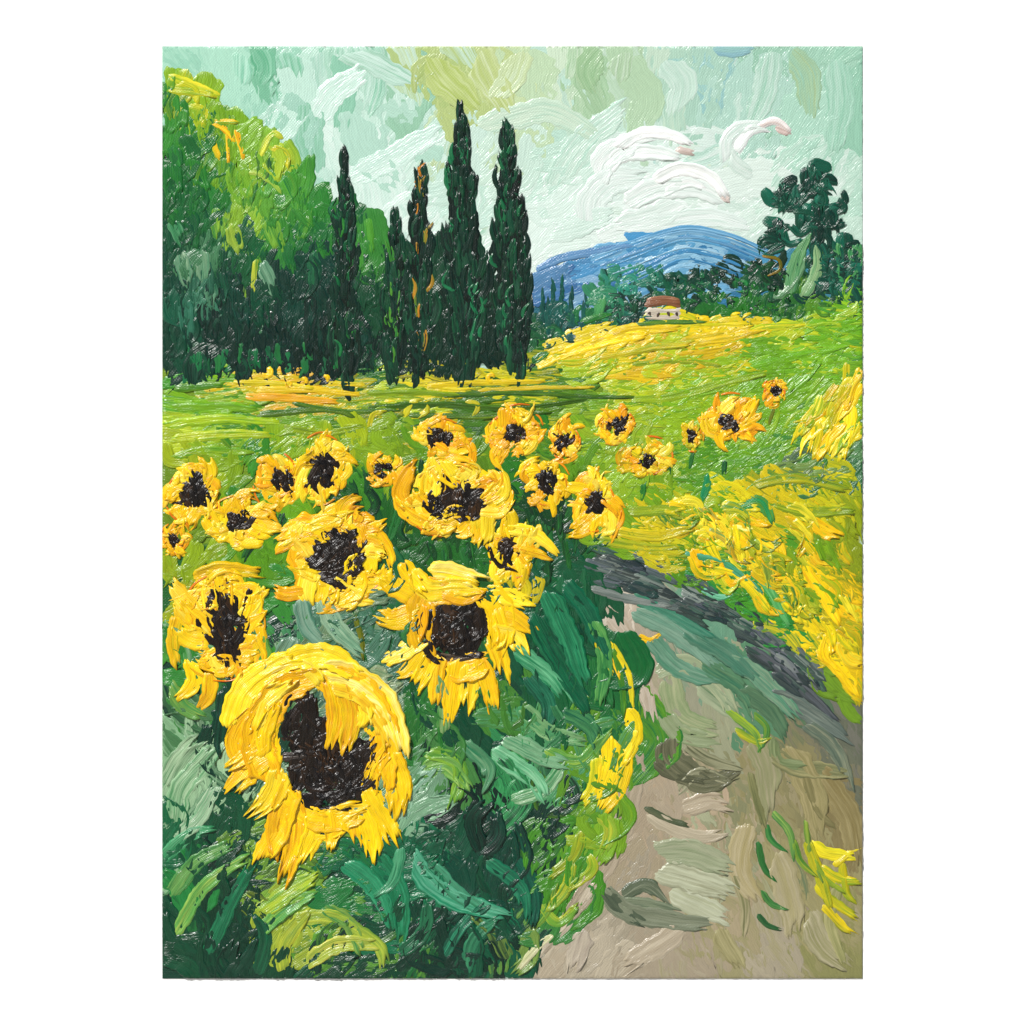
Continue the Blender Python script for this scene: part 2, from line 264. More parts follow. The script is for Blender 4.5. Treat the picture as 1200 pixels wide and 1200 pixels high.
for k in range(18): dab(fd,rng.uniform(915,1005),rng.uniform(530,575),34,11,-22+J(12),rng.choice(['5f8f3a','3a7a4a','7fa060','4f6f5a']),'76903a',1.3,6.2,rag=1)
for (x,y,r) in [(312,436,9),(380,444,7),(356,447,6),(576,443,7),(338,450,5)]:
    for k in range(3):
        a0=rng.uniform(0,6.28); stroke(fd,[(x+r*.6*math.cos(a0+s),y+r*.55*math.sin(a0+s)) for s in (0,1,2,3)],r*.8,'f5d820','e8b818',h=1.5,lay=6.8)

# ------------------------------------------------------------------ RIGHT FLOWER BANK
rb=batch('wildflower_bank')
r_c=[(820,610,'74a41e'),(860,620,'dccf1e'),(900,610,'cdbc1c'),(950,600,'c9c41e'),(990,620,'93a41c'),(800,650,'588c1e'),(860,660,'2f8a48'),(900,660,'ecd014'),(950,680,'f0ce16'),(1000,700,'ecc410'),
(920,720,'38903e'),(960,740,'ecd21a'),(1000,780,'e0c010'),(870,690,'4c982a'),(980,650,'a4a81e'),(760,620,'d4c41c'),(730,610,'7aa41e'),(780,640,'c0bc1e'),(840,640,'a0b420'),(930,640,'58962a'),(990,740,'b4aa1a'),(970,790,'72962a'),(930,690,'629620'),(960,640,'7a9c20'),(1000,660,'88981c')]
fill(rb,[(700,600),(780,575),(1011,555),(1011,850),(940,775),(850,705),(760,655),(690,635)],400,48,16,lambda x,y:16+(x-700)*.09,r_c,h=1.3,lay=4.3,bend=.15,angj=14,p=5,rag=.9)
for k in range(84):
    x=rng.uniform(790,1008); y=rng.uniform(590,625)+(x-790)*rng.uniform(0.05,.85)
    if y>835: continue
    c=rng.choice(['f8de14','f5d010','f2c40e','f9e63a','8fb81e','2f9a5a','7fa01e','a9b01e','4f8a2a','2a7a3a'])
    dab(rb,x,y,rng.uniform(30,54),rng.uniform(12,21),25+(x-800)*.13+J(18),c,rng.choice(['e8b80e','e0d83a','a9b020','6f9a1e']),2.3,6.0+k*.01,bend=.2,tip=.5,rag=1.1)
for q in [([(800,648),(850,662),(900,700)],10,'5fae8a','2f8f5a'),([(820,690),(845,700),(865,690)],9,'7fc0a0','3f9a6a'),([(870,660),(900,690),(925,735)],12,'2f9a4a','7fc07a'),([(720,622),(765,628),(815,618)],15,'e6d024','b0b020'),
 ([(700,632),(760,642),(800,640)],12,'c0bc24','7f9a1e'),([(735,600),(780,598),(830,605)],14,'78981c','adbc24'),([(935,655),(960,690),(985,735)],18,'fadf18','e8b40e'),([(955,760),(985,785),(1008,820)],18,'f5d414','d8b010'),
 ([(880,570),(930,560),(1000,575)],14,'7ea22a','c8c01e'),([(850,610),(870,595),(900,598)],13,'f2e02a','b8c024'),([(832,625),(860,618),(885,622)],10,'f5f08a','e8d82a'),([(905,590),(950,600),(1005,598)],15,'a8b820','72921c'),([(820,665),(870,680),(905,720)],15,'e8d01c','8faa1e')]:
    stroke(rb,q[0],q[1],q[2],q[3],h=2,lay=7.2,rag=.9)

# ------------------------------------------------------------------ PATH
pa=batch('dirt_path',True)
p_c=[(720,720,'cdc4b4'),(740,750,'bdb09e'),(760,780,'b0a592'),(800,790,'9a9a84'),(780,830,'a09a82'),(830,830,'9fa286'),(760,880,'aa9e88'),(760,920,'ab9f8a'),(800,950,'b3a28a'),(850,920,'8a8b6a'),(900,900,'9a9272'),(950,900,'89845f'),
(980,950,'857a54'),(830,1000,'a5aa8c'),(780,1010,'a39880'),(720,1060,'a39b88'),(680,1110,'b5ac98'),(640,1135,'b0a590'),(780,1110,'a59a86'),(850,1100,'9a956f'),(900,1120,'a79f8a'),(940,1050,'9a946a'),(980,1130,'8a8a5a'),
(920,860,'66745a'),(960,860,'74746a'),(820,760,'6a9a80'),(880,800,'5a8a6a'),(930,820,'5a7558'),(740,980,'a89b85'),(860,1050,'a89c80'),(1000,870,'6a6f5f'),(900,960,'948e66')]
path_poly=[(690,690),(740,690),(830,730),(930,800),(1015,850),(1015,1150),(600,1150),(650,1090),(700,1030),(725,960),(740,880),(738,800),(715,750)]
fill(pa,path_poly,330,95,34,lambda x,y:(75-(x-760)*.12 if y<900 else (125 if x<760 else 65)),p_c,h=.3,lay=2.4,bend=.1,angj=10,p=5,rag=.7,soft=.2,var=.04)
def shape(B,segs,lay,h=1.2,rag=.9,jit=2,ws=1.0):
    for i,q in enumerate(segs): stroke(B,[(a+J(jit),b+J(jit)) for a,b in q[0]],q[1]*ws,q[2],q[3],h=h,lay=lay+i*.05,rag=rag,tip=q[4] if len(q)>4 else .6)
shape(pa,[([(700,712),(735,745),(752,800),(765,850)],24,'c9bfae','b3a692'),([(745,880),(735,950),(705,1020),(660,1080)],30,'b3a793','a59a84'),([(700,1030),(660,1085),(612,1140)],16,'c4bba8','9f947f'),
 ([(765,790),(800,775),(845,810),(862,845)],24,'8fa080','b0b594'),([(785,785),(795,840),(850,860)],30,'86996f','a9ae8a'),([(815,800),(850,830),(885,850)],24,'a9b294','6f8a68'),([(775,830),(800,860),(845,870)],24,'9aa585','82906a'),
 ([(780,860),(790,900),(830,915),(868,900)],34,'7f7f64','5a5e46'),([(765,888),(790,908),(835,912)],18,'4a4f3a','6c6e54'),([(790,935),(820,905),(862,915)],15,'a5a488','6f7258'),([(800,870),(830,890),(872,905)],16,'9a9a7c','5f6348'),
 ([(756,948),(785,968),(820,980),(855,972)],19,'a9a08a','c0b69f'),([(758,945),(785,960),(812,965)],10,'4a5a3f','6a7054'),([(800,950),(835,940),(865,950)],24,'bdb29b','a89b84'),
 ([(765,1000),(810,1000),(865,1020)],34,'a9ad92','8f9a7a'),([(768,1020),(820,1035),(868,1050)],32,'b3b79e','94967c'),([(780,1045),(825,1062),(860,1080)],28,'a3a78b','b9bda6'),
 ([(705,1045),(730,1068),(790,1082),(835,1085)],25,'6f7862','8a907a'),([(708,1036),(722,1062),(760,1085)],19,'3f4f40','606c56'),([(730,1052),(755,1038),(785,1060)],18,'4c5c46','8f957f'),([(720,1055),(760,1062),(800,1075)],16,'8a937a','566650'),
 ([(840,1085),(850,1110),(870,1138)],22,'a8a27a','8f8a62'),([(880,860),(900,900),(905,960)],32,'8c9068','a39e80'),([(920,870),(950,920),(965,990)],34,'8a845a','9f966f'),([(960,900),(990,960),(1005,1020)],30,'857a50','9a9068'),
 ([(905,1000),(925,1050),(935,1100)],32,'a39c74','b0a88a'),([(940,1070),(965,1110),(1000,1140)],30,'98966c','b5ae92'),([(880,960),(870,1020),(890,1060)],28,'a09668','b3a98a'),([(900,880),(935,900),(1000,905)],22,'6f7552','98946a'),
 ([(800,1090),(760,1115),(720,1140)],28,'a89d88','bbb19c'),([(690,1090),(680,1120),(670,1145)],26,'beb5a2','a3988a'),([(905,865),(915,890),(950,900)],16,'6a7a52','8f9a72'),([(640,1110),(620,1130),(608,1145)],9,'dcd6c4','a9b08a'),
 ([(880,905),(885,940),(900,975)],10,'6a6f48','8a8a60'),([(985,1030),(975,1080),(990,1130)],14,'7f8450','a8a478'),([(860,1020),(875,1060),(870,1100)],12,'7f805a','a8a080'),([(940,900),(960,950),(980,970)],12,'6a6840','8f8860')],3.5,h=1.3,rag=1.2)
sh=batch('path_verge')
for k in range(70):
    o=rng.normal()*12; t=rng.uniform(0,.75); q=spline([(682,655),(760,680),(850,722),(930,775),(1008,850)]); i=int(t*len(q)); seg=q[i:i+9]
    if len(seg)<4: continue
    stroke(sh,[(a,b+o) for a,b in seg[::3]],rng.uniform(9,18),rng.choice(['3a4643','4a5854','5b6863','2b3838','74807a','2a4f46','6a6f78','5a7a68']),rng.choice(['8a948c','3f5a50','2f3f44']),h=1.5,lay=4.8+k*.012,rag=1)
shape(sh,[([(740,700),(790,722),(840,750)],16,'3a7f66','5a9078'),([(740,715),(795,745),(845,790)],24,'6a9680','86a590'),([(765,745),(800,785),(845,805)],22,'4a8468','789a84'),([(800,740),(850,765),(895,805)],24,'4a7f68','6a9078'),
 ([(850,775),(890,795),(940,845)],24,'5a9074','86a085'),([(820,775),(870,810),(890,845)],22,'3f785c','6a906c'),([(690,690),(740,700),(790,712)],11,'8f9690','5f6f68'),([(900,805),(950,835),(1000,875)],22,'55655f','7f8a7f'),([(860,800),(900,830),(925,870)],20,'6a8a68','4a7055'),
 ([(880,760),(930,800),(985,850)],14,'6a6f74','3f4a4a'),([(850,830),(880,860),(890,885)],10,'a0b83a','4f8a4a'),([(862,855),(885,868),(905,862)],9,'d0c82a','6f9e3a'),([(885,835),(895,855),(893,880)],8,'7f9e3a','3f8a4a'),([(940,850),(975,880),(1000,930)],18,'5f6f60','8a8f78')],5.8,h=1.5,rag=1.2)
gm=batch('grass_marks')
shape(gm,[([(898,965),(905,985),(925,1000)],7,'2f6f3a','4f8f4a',.3),([(890,985),(895,1015),(912,1035)],8,'1f5f34','3f8040',.3),([(892,1040),(905,1060),(925,1068)],8,'2a6a3a','5a8f4a',.3),([(888,1070),(900,1085),(918,1092)],7,'1f5030','3f7040',.3),
 ([(905,950),(925,975),(930,1010)],9,'3f7f45','8fae5a',.3),([(930,985),(940,1010),(960,1030)],8,'4f8a3a','b0b83a',.3),([(945,960),(950,1000),(965,1040)],7,'2f703a','a5b84a',.3)],5.2,jit=1,h=1.6,rag=1.1)
shape(gm,[([(948,985),(970,1000),(1008,1005)],15,'f5e02a','b9bc2a'),([(945,985),(955,1020),(975,1070)],14,'c8bc20','90a02a'),([(960,1012),(985,1030),(1008,1035)],13,'f0d420','8fae2a'),([(955,1040),(980,1060),(1008,1075)],12,'c8bc20','80982a'),
 ([(965,1060),(985,1085),(1005,1105)],11,'e0c81e','90982a'),([(975,1015),(995,1000),(1008,990)],9,'f5e440','c8b81a'),([(985,1010),(992,1040),(1005,1060)],10,'8fa82a','c8b81a'),([(750,742),(765,750),(775,742)],8,'f0cc20','d8a818'),([(952,1000),(965,1030),(990,1050)],8,'5f9a3a','a8b030')],5.9,h=2,rag=1.2)

# ------------------------------------------------------------------ FOLIAGE
fg=batch('sunflower_leaves')
g1=[(200,530,'a0b41e'),(260,540,'86a81e'),(300,540,'3f8c2a'),(330,520,'8cb01e'),(430,520,'86a81e'),(470,540,'74981e'),(560,550,'608a1e'),(590,560,'358028'),(680,550,'66981e'),(720,560,'93b82a'),(760,520,'93b02a'),(780,580,'7aa01e'),
(340,600,'70a81e'),(430,585,'44882a'),(450,600,'226628'),(500,550,'66981e'),(620,600,'144c26'),(660,620,'103f26'),(700,640,'175a34'),(300,650,'5f981e'),(230,650,'8ca81c'),(205,700,'98a81a'),(200,760,'4c943a'),(460,640,'1f6428'),(470,700,'286c42'),
(650,700,'206a45'),(700,715,'165a3c'),(740,640,'5f8c1e'),(330,700,'3f8c3a'),(350,735,'4c8c60'),(420,720,'256a34'),(200,600,'70901c'),(410,500,'a4b81e'),(550,640,'266c28'),(640,660,'1a6040'),(400,590,'1e5c26'),(560,620,'184e24'),(480,600,'1b5826')]
fill(fg,[(188,520),(330,505),(480,500),(650,495),(770,510),(790,560),(740,610),(690,650),(690,720),(560,740),(400,745),(300,760),(188,790)],480,42,17,lambda x,y:80+60*math.sin(x*.03+y*.02),g1,h=1.0,lay=4.0,bend=.18,angj=20,p=5,rag=.9)
for (x,y) in [(430,590),(440,610),(455,630),(460,590),(470,650),(450,665),(560,650),(548,640),(520,650),(500,645),(618,600),(625,625),(650,610),(660,600),(645,650),(672,640),(560,660),(600,575),(590,560),(415,585),(430,620),(300,640),(310,610),(330,620),(420,560),(500,545),(640,670),(470,620)]:
    dab(fg,x+J(3),y+J(3),rng.uniform(30,50),rng.uniform(9,15),85+J(18),rng.choice(['0c3a22','124a28','18582c','0a3020']),rng.choice(['2f7a30','1a5c2c']),1.4,5.6,rag=1,tip=.45)
g2=[(200,800,'388838'),(220,850,'508254'),(215,880,'86ae86'),(235,920,'9cbe98'),(200,960,'166842'),(220,1030,'258040'),(230,1100,'0e4a32'),(200,1130,'115236'),(280,1060,'0a3e2a'),(330,1040,'7aa438'),(350,1100,'98ac38'),(400,1060,'247a3e'),(420,1100,'609838'),
(470,1040,'157650'),(500,1000,'0a553b'),(560,1060,'167a56'),(600,1040,'0a4a38'),(520,1110,'08382a'),(580,1120,'0e5a3e'),(480,940,'7aa282'),(520,900,'4a8446'),(560,950,'082e25'),(600,900,'3a9058'),(640,880,'529464'),(620,960,'083a2d'),
(660,850,'126238'),(680,780,'126835'),(640,740,'0a5438'),(650,800,'0a4a35'),(600,820,'488234'),(450,780,'528068'),(440,820,'829870'),(480,850,'2f7634'),(700,720,'165a3a'),(700,820,'24743c'),(690,900,'609428'),(700,980,'7aa428'),
(660,1030,'4a8c28'),(640,1080,'3f843e'),(620,1120,'729046'),(290,1120,'0c4230'),(450,1130,'0c4830'),(540,860,'0c4e34'),(250,990,'115236'),(480,1080,'0a4331'),(390,1130,'0c4a31'),(590,980,'094437'),(260,850,'0c4230'),(500,780,'1a6033'),(330,1130,'0c4a31'),(430,1060,'0c4e34'),(540,1020,'0a4a38')]
gp=[(188,740),(300,740),(420,720),(500,720),(690,690),(705,740),(738,800),(740,880),(720,970),(690,1040),(640,1100),(590,1150),(188,1150)]
def g_ang(x,y):
    if x>600: return 70+ (y-700)*.12
    return -60+50*math.sin(x*.017+1)+25*math.sin(y*.021)
fill(fg,gp,430,84,32,g_ang,g2,h=1.0,lay=3.4,bend=.16,angj=16,p=5,rag=.8)
fill(fg,gp,190,64,22,g_ang,g2,h=1.9,lay=4.6,bend=.24,angj=22,p=5,rag=1)
for k in range(34):   # deep gaps between the leaves
    x=rng.uniform(200,640); y=rng.uniform(970,1140) if rng.random()<.6 else rng.uniform(780,960)
    if 255<x<480 and y<1000: continue
    dab(fg,x,y,rng.uniform(40,70),rng.uniform(10,18),g_ang(x,y)+J(25),rng.choice(['062a20','0a3a2a','0c4632']),rng.choice(['0f5a3e','0a3a2c']),1.4,5.6,bend=.25,rag=1,tip=.4)
shape(fg,[([(205,965),(215,920),(245,885),(262,865)],24,'a5c49e','5f9a6a'),([(195,920),(215,885),(240,862)],22,'b0caa6','6f9870'),([(200,985),(235,960),(255,915)],18,'6fa57a','b0c8a8'),([(192,1010),(225,980),(255,975)],16,'2f8a5a','5faa7a'),
 ([(200,1050),(230,1010),(275,985)],18,'2a8a48','7fb060'),([(205,1095),(240,1040),(290,1000)],15,'4f9a4a','98b85a'),([(245,1120),(265,1060),(300,1010)],16,'0d5a40','1f8055'),([(300,1075),(330,1050),(372,1020)],20,'b4c83a','6f9e3a'),
 ([(305,1090),(345,1060),(375,1045)],16,'2a8a48','8fc058'),([(330,1140),(335,1100),(365,1065)],18,'c8cc40','7f9a3a'),([(360,1135),(395,1110),(445,1105)],18,'a8bc4a','d0d05a'),([(345,1080),(390,1075),(440,1105),(455,1140)],16,'6f9a3a','b8c44a'),
 ([(380,1060),(410,1085),(425,1120)],16,'7fa04a','3f8a4a'),([(400,1010),(440,1040),(460,1090)],20,'1a7f58','3f9a70'),([(440,1000),(470,1050),(470,1110)],24,'107048','2f9068'),([(480,1000),(510,1040),(560,1065),(600,1080)],22,'1f8a64','6fb898'),
 ([(500,1010),(540,1050),(590,1090)],16,'4f9a78','107048'),([(570,1010),(610,1040),(615,1085)],16,'0f6048','2f8a64'),([(600,1000),(625,1040),(620,1090)],15,'1f7558','0c5040'),([(470,1120),(500,1090),(500,1050)],16,'0f5038','2f7a55'),
 ([(540,1140),(555,1100),(590,1075)],15,'0f6045','3f8a64'),([(470,960),(480,925),(510,895)],18,'a9cab0','5f9a7a'),([(490,905),(525,900),(550,930)],20,'5f9a4a','b0cf72'),([(500,880),(540,895),(530,950)],16,'7fa83a','3f8a3a'),
 ([(560,1005),(586,980),(578,945)],18,'07241f','124a3a'),([(590,1040),(612,1005),(600,960)],18,'0a3228','0f5a45'),([(560,1000),(556,960),(575,935)],18,'061f1a','0f4a38'),([(575,880),(620,910),(640,945)],20,'4fa272','8fc49c'),
 ([(590,865),(635,885),(670,900)],20,'90ba92','4f8f66'),([(600,935),(640,925),(665,890)],16,'3f8f58','a8c4a0'),([(610,830),(650,860),(690,870)],18,'2f8048','90b884'),([(540,870),(570,900),(560,930)],16,'2f8058','7fae84'),
 ([(640,690),(665,740),(690,810)],24,'0f6545','2f8a60'),([(625,720),(650,770),(690,840)],22,'12704a','0a5038'),([(660,680),(690,720),(715,780)],20,'1c7552','0f5a40'),([(690,720),(705,770),(700,830)],16,'2f8045','6fae5f'),([(600,760),(640,790),(670,830)],18,'1f8055','6fb58a'),
 ([(615,790),(640,820),(640,860)],18,'0f5840','2f8060'),([(655,830),(690,850),(700,880)],18,'4f905a','0f6045'),([(640,880),(680,890),(720,850)],15,'3f904a','98b84a'),([(345,745),(335,775),(305,800)],20,'7fa088','4f806a'),([(375,700),(400,740),(430,770)],20,'6f9a7c','9fba9c'),
 ([(350,700),(360,735),(390,765)],18,'92b09a','4f806a'),([(430,790),(450,800),(475,795)],28,'a2b08c','6f906c'),([(440,840),(450,815),(470,790)],18,'5f866a','a8b292'),([(300,745),(310,775),(300,800)],15,'4f903a','7fac4a'),([(414,722),(424,745),(422,772)],7,'8f8a20','4f6a1c',.3),
 ([(455,640),(470,670),(455,700)],15,'0f5038','2f7a4a'),([(262,810),(258,850),(262,890)],15,'0a3a2c','124f3a'),([(480,765),(470,740),(490,720)],13,'1f6038','3f8045'),([(520,860),(520,820),(510,790)],15,'90aa74','3f803a'),([(196,800),(215,830),(245,840)],16,'4f904a','8fae50'),
 ([(470,990),(465,1030),(440,1050)],12,'5faa80','1a7f58'),([(520,1120),(545,1080),(580,1060)],13,'0a4a38','2f8a68'),([(300,1140),(310,1100),(300,1070)],14,'0a3a2a','1f6a48')],6.0,h=2.6,rag=1,ws=1.2)
ye=batch('yellow_verge_flowers')
shape(ye,[([(690,720),(700,750),(720,790)],9,'f0cc1c','a9b82a'),([(715,745),(735,790),(742,830)],8,'f5d820','c9c42a'),([(700,735),(712,760),(728,800)],7,'e8b818','f5dc3a'),([(735,830),(745,860),(728,900)],20,'f5d818','e0cc20'),([(715,860),(715,900),(695,950)],24,'f8de18','e8c818'),
 ([(705,880),(695,920),(680,945)],18,'f5dc24','b8c82a'),([(735,880),(728,920),(705,955)],19,'f0cc14','d8c020'),([(742,850),(735,880),(720,910)],14,'fae63a','e8c818'),([(700,950),(715,975),(705,1005)],18,'76a83a','b0b83a'),([(680,970),(670,1000),(640,1030)],16,'b0b42a','769a2a'),
 ([(670,1010),(665,1040),(640,1070)],16,'c0c02a','6f9e3a'),([(690,1000),(690,1020),(660,1045)],14,'80a82a','c0c03a'),([(660,985),(685,985),(712,995)],14,'a0b42a','609a2a'),([(635,1060),(655,1080),(680,1060)],14,'609a3a','b0b83a'),
 ([(650,1090),(630,1110),(605,1140)],11,'9fae6a','d8d4b0'),([(630,1085),(645,1060),(650,1030)],12,'3a803a','95b03a'),([(720,760),(728,800),(735,840)],9,'609a2a','3a803a')],6.2,h=2.2,rag=.9)

# ------------------------------------------------------------------ SUNFLOWERS
Y=['f8d60f','f7cf0c','fadc1e','f5c80c','f2bc0e','fbe23a']; Y2=['ecae0e','f5c40e','fbe65a','e8a210','f8da20','e0c012']
D=['150f0c','20160f','0e0a09','2c1e13','1a1310']
def centre(B,cx,cy,rx,ry,lay,n=None,ang=90):
    n=n or int(7+rx*ry/45)
    for k in range(n):
        a=rng.uniform(0,6.28); r=math.sqrt(rng.random())*.72
        dab(B,cx+rx*r*math.cos(a),cy+ry*r*math.sin(a),max(9,ry*rng.uniform(.8,1.3)),max(5,rx*.5),ang+J(30),rng.choice(D),rng.choice(D+['4a3218']),2.0,lay+k*.015,bend=.2,tip=.6,rag=1)
def flower(cx,cy,x0,x1,y0,y1,crx,cry,lay=7,n=None,orange=True,swirl=.7,pal=None):
    B=batch('sunflower'); P=pal or Y
    ex,ey=(x0+x1)/2,(y0+y1)/2; RX,RY=(x1-x0)/2,(y1-y0)/2
    n=n or int(11+RX*.18); pw=max(8,RX*.38)
    p1_,p2_,p3_=rng.random(3)*6.28; rot=rng.normal()*.35
    cr,sr=math.cos(rot),math.sin(rot)
    rad=lambda a: .9+.15*math.sin(2*a+p1_)+.1*math.sin(3*a+p2_)+.07*math.sin(5*a+p3_)
    def E(a,R,px=ex,py=ey,ax=RX,ay=RY): 
        u,v=ax*R*math.cos(a),ay*R*math.sin(a); m=.5*(ax-ay)/max(ax,ay)
        return (px+u*cr-v*sr*(1-abs(m)),py+u*sr*(1-abs(m))+v*cr)
    for R in (.35,.6):
        for k in range(5):
            a=1.257*k+rng.uniform(-.3,.3); stroke(B,[E(a+s,R*rad(a+s)) for s in (0,.55,1.1,1.65)],pw*1.2,rng.choice(P),rng.choice(Y2),h=1,lay=lay-.8,rag=.6)
    for k in range(n):
        a=6.283*k/n+rng.normal()*.25; o=rad(a)*rng.uniform(.78,1.16); sw=swirl*rng.uniform(.1,1.6)*(1 if rng.random()<.7 else -1)
        i0=rng.uniform(.6,1.05)
        p0=E(a-sw*.5,i0,cx,cy,crx,cry); p2=E(a+sw*.5,o)
        p1=((p0[0]+p2[0])/2+RX*.14*math.cos(a)+J(RX*.05),(p0[1]+p2[1])/2+RY*.14*math.sin(a)+J(RX*.05))
        stroke(B,[p0,p1,p2],pw*rng.uniform(.6,1.35),rng.choice(P),rng.choice(Y2),h=2.5,lay=lay+k*.02,rag=.8,tip=.62)
    for k in range(5):
        a=rng.uniform(0,6.28); R=rng.uniform(.55,.9); g=rng.uniform(-.3,.35)
        stroke(B,[E(a+s,(R+g*s)*rad(a+s)) for s in (0,.4,.8,1.15)],pw*rng.uniform(.5,.9),rng.choice(P),rng.choice(Y2),h=2.9,lay=lay+.7,rag=.9,tip=.5)
    if orange:
        for k in range(4):
            a=rng.uniform(0,6.28); R=rng.uniform(.6,1.0)
            stroke(B,[E(a+s,R) for s in (0,.35,.7)],2.6,rng.choice(['e07a14','d86a10','c9a01a']),'e8a018',h=1.4,lay=lay+1.6,rag=.3)
    centre(B,cx,cy,crx,cry,lay+1.7,ang=rng.choice([90,70,110,40]))
    dab(B,cx+J(crx*.3),cy+J(cry*.3),cry*2.3,max(5,crx*.5),rng.choice([80,120,150,40]),rng.choice(D),'2c1e13',2,lay+2.3,rag=1.2,tip=.4)
    for k in range(2 if RX<45 else 3):
        a=rng.uniform(3.3,6.1)
        stroke(B,[(cx+crx*1.5*math.cos(a),cy+cry*1.5*math.sin(a)),(cx+crx*1.0*math.cos(a+.2),cy+cry*1.0*math.sin(a+.2)),(cx+crx*.6*math.cos(a+.5),cy+cry*.6*math.sin(a+.5))],max(4,crx*.34),rng.choice(P),rng.choice(Y2),h=2.4,lay=lay+2.6,rag=.8,tip=.4)
    return B
OR=['f7d014','f5bf14','f0ac16','f8d828','ecb812']
flower(517,514,478,558,486,538,18,13,6.6,pal=OR)
flower(604,508,558,647,474,542,16,14,6.6,pal=OR)
flower(660,518,639,687,490,544,12,13,6.8,pal=OR)
flower(721,499,692,749,474,524,15,13,6.4,pal=OR)
flower(853,496,820,899,456,525,15,13,6.2,pal=OR,swirl=.9)
flower(448,551,427,478,526,574,13,10,6.8,pal=OR)
flower(757,540,720,792,511,564,14,9,6.2,pal=['c4c01c','e0c41c','b8b41c','e8b018'])
flower(908,458,891,925,440,478,7,7,6.2,pal=['f0b018','e89a18','f5c820'])
flower(810,511,794,826,491,530,7,8,6.2,pal=['c4c42a','a4b42a','e0b820'])
B=batch('sunflower')
shape(B,[([(475,488),(480,470),(497,468)],8,'d8cc2a','b0b82a'),([(497,470),(500,482),(488,490)],8,'e0c820','a8b02a'),([(432,500),(438,484),(455,480)],7,'b8c02a','d8c820'),([(545,470),(556,478),(552,492)],7,'c9bc2a','a8b02a')],6,h=1.6)
flower(203,632,184,226,608,658,10,9,6.9,pal=OR)
flower(228,577,186,265,536,624,20,23,7.2)
flower(333,562,294,352,526,604,14,17,7,pal=OR)
flower(376,551,338,415,501,602,19,25,7.4)
flower(278,610,236,326,576,646,18,14,7.4)
flower(642,563,608,670,536,604,15,15,7.2)
flower(697,588,658,734,544,638,15,15,7.3)
B=batch('sunflower')
shape(B,[([(572,680),(590,675),(600,700)],16,'d0c020','98a01c'),([(600,672),(615,690),(612,712)],15,'c0b41c','d8c41e'),([(625,670),(632,685),(628,708)],15,'d8c41e','98981c'),([(585,700),(600,708),(612,702)],12,'e0c820','a8a41c'),([(598,690),(604,698)],6,'6a5a1c','3a3a1c')],6.6,h=2)
flower(535,590,465,609,530,634,42,26,7.8,n=24)
B=flower(596,646,564,636,600,692,13,21,7.8)
shape(B,[([(590,622),(625,632),(655,648)],15,'f8d60f','fbe65a'),([(600,640),(630,648),(648,655)],12,'f5cc0c','e8a80e')],9.3,h=2.8)
B=flower(398,651,312,464,592,710,36,32,8,n=24)
shape(B,[([(362,668),(385,640),(425,618)],20,'20160f','0e0a09'),([(368,680),(400,672),(432,648)],20,'150f0c','2c1e13'),([(360,690),(335,697),(318,690)],18,'f5c80c','e8a210'),([(430,690),(420,700),(405,712)],16,'f5cc0c','ecae0e'),([(330,640),(370,612),(415,600)],15,'fbe23a','f8d60f'),([(322,648),(345,632),(375,622)],13,'f8d60f','e8a210'),([(435,615),(455,640),(462,668)],14,'f8d60f','ecae0e')],10.0,h=2.6,rag=.9)
B=flower(264,733,198,322,658,802,21,46,7.8,n=24)
shape(B,[([(225,770),(225,800),(205,828)],19,'f5cc0c','f9dc1e'),([(245,785),(242,810),(232,836)],19,'f8d60f','e8a80e'),([(225,672),(262,664),(316,674)],17,'f2c80e','d0c020'),([(262,690),(290,702),(312,692)],15,'fae23a','f5cc0c'),([(205,720),(200,750),(210,785)],16,'f2bc0e','d8c41c')],8.9,h=2.8,rag=.9)
# second largest sunflower
B=batch('sunflower')
shape(B,[([(540,690),(500,700),(490,740),(505,780)],36,'f5c80c','ecae0e'),([(520,775),(545,785),(575,770)],38,'f5cc0c','ecae0e'),([(560,690),(585,720),(580,770)],36,'f5c80c','f8d60f'),
 ([(490,700),(465,690),(438,672)],26,'f2c00c','f8d60f'),([(495,715),(465,725),(434,724)],28,'f8d60f','eeb40e'),([(500,740),(475,760),(446,772)],26,'f5cc0c','fbe65a'),([(500,755),(480,780),(462,796)],20,'f2c00c','f8d60f'),
 ([(510,760),(500,785),(486,814)],24,'f8d60f','f5cc0c'),([(520,765),(515,790),(508,828)],20,'f9dc1e','e8a80e'),([(535,768),(532,800),(528,852)],24,'f8d60f','f2bc0e'),([(550,768),(552,800),(548,842)],24,'f5cc0c','fae23a'),([(562,765),(572,790),(578,838)],22,'f8d60f','eeb40e'),
 ([(568,750),(585,765),(594,804)],22,'f2c00c','f9dc1e'),([(570,735),(600,745),(616,774)],25,'f8d60f','fbe65a'),([(570,720),(600,722),(634,744)],24,'f5cc0c','f2bc0e'),([(565,700),(598,700),(630,714)],22,'f8d60f','fae23a'),
 ([(480,700),(470,672),(475,655)],20,'f2bc0e','d0c01c'),([(480,672),(495,690),(500,705)],22,'f5cc0c','f9dc1e')],7.8,h=2.9,rag=1.2)
centre(B,535,737,37,38,9.1,n=30)
shape(B,[([(508,712),(508,740),(512,768)],22,'120d0a','20160f'),([(532,710),(528,740),(535,770)],26,'150f0c','2c1e13'),([(555,708),(558,735),(556,764)],22,'0e0a09','20160f'),([(512,768),(535,774),(562,762)],10,'20160f','6a5a48')],9.7,h=2,rag=1)
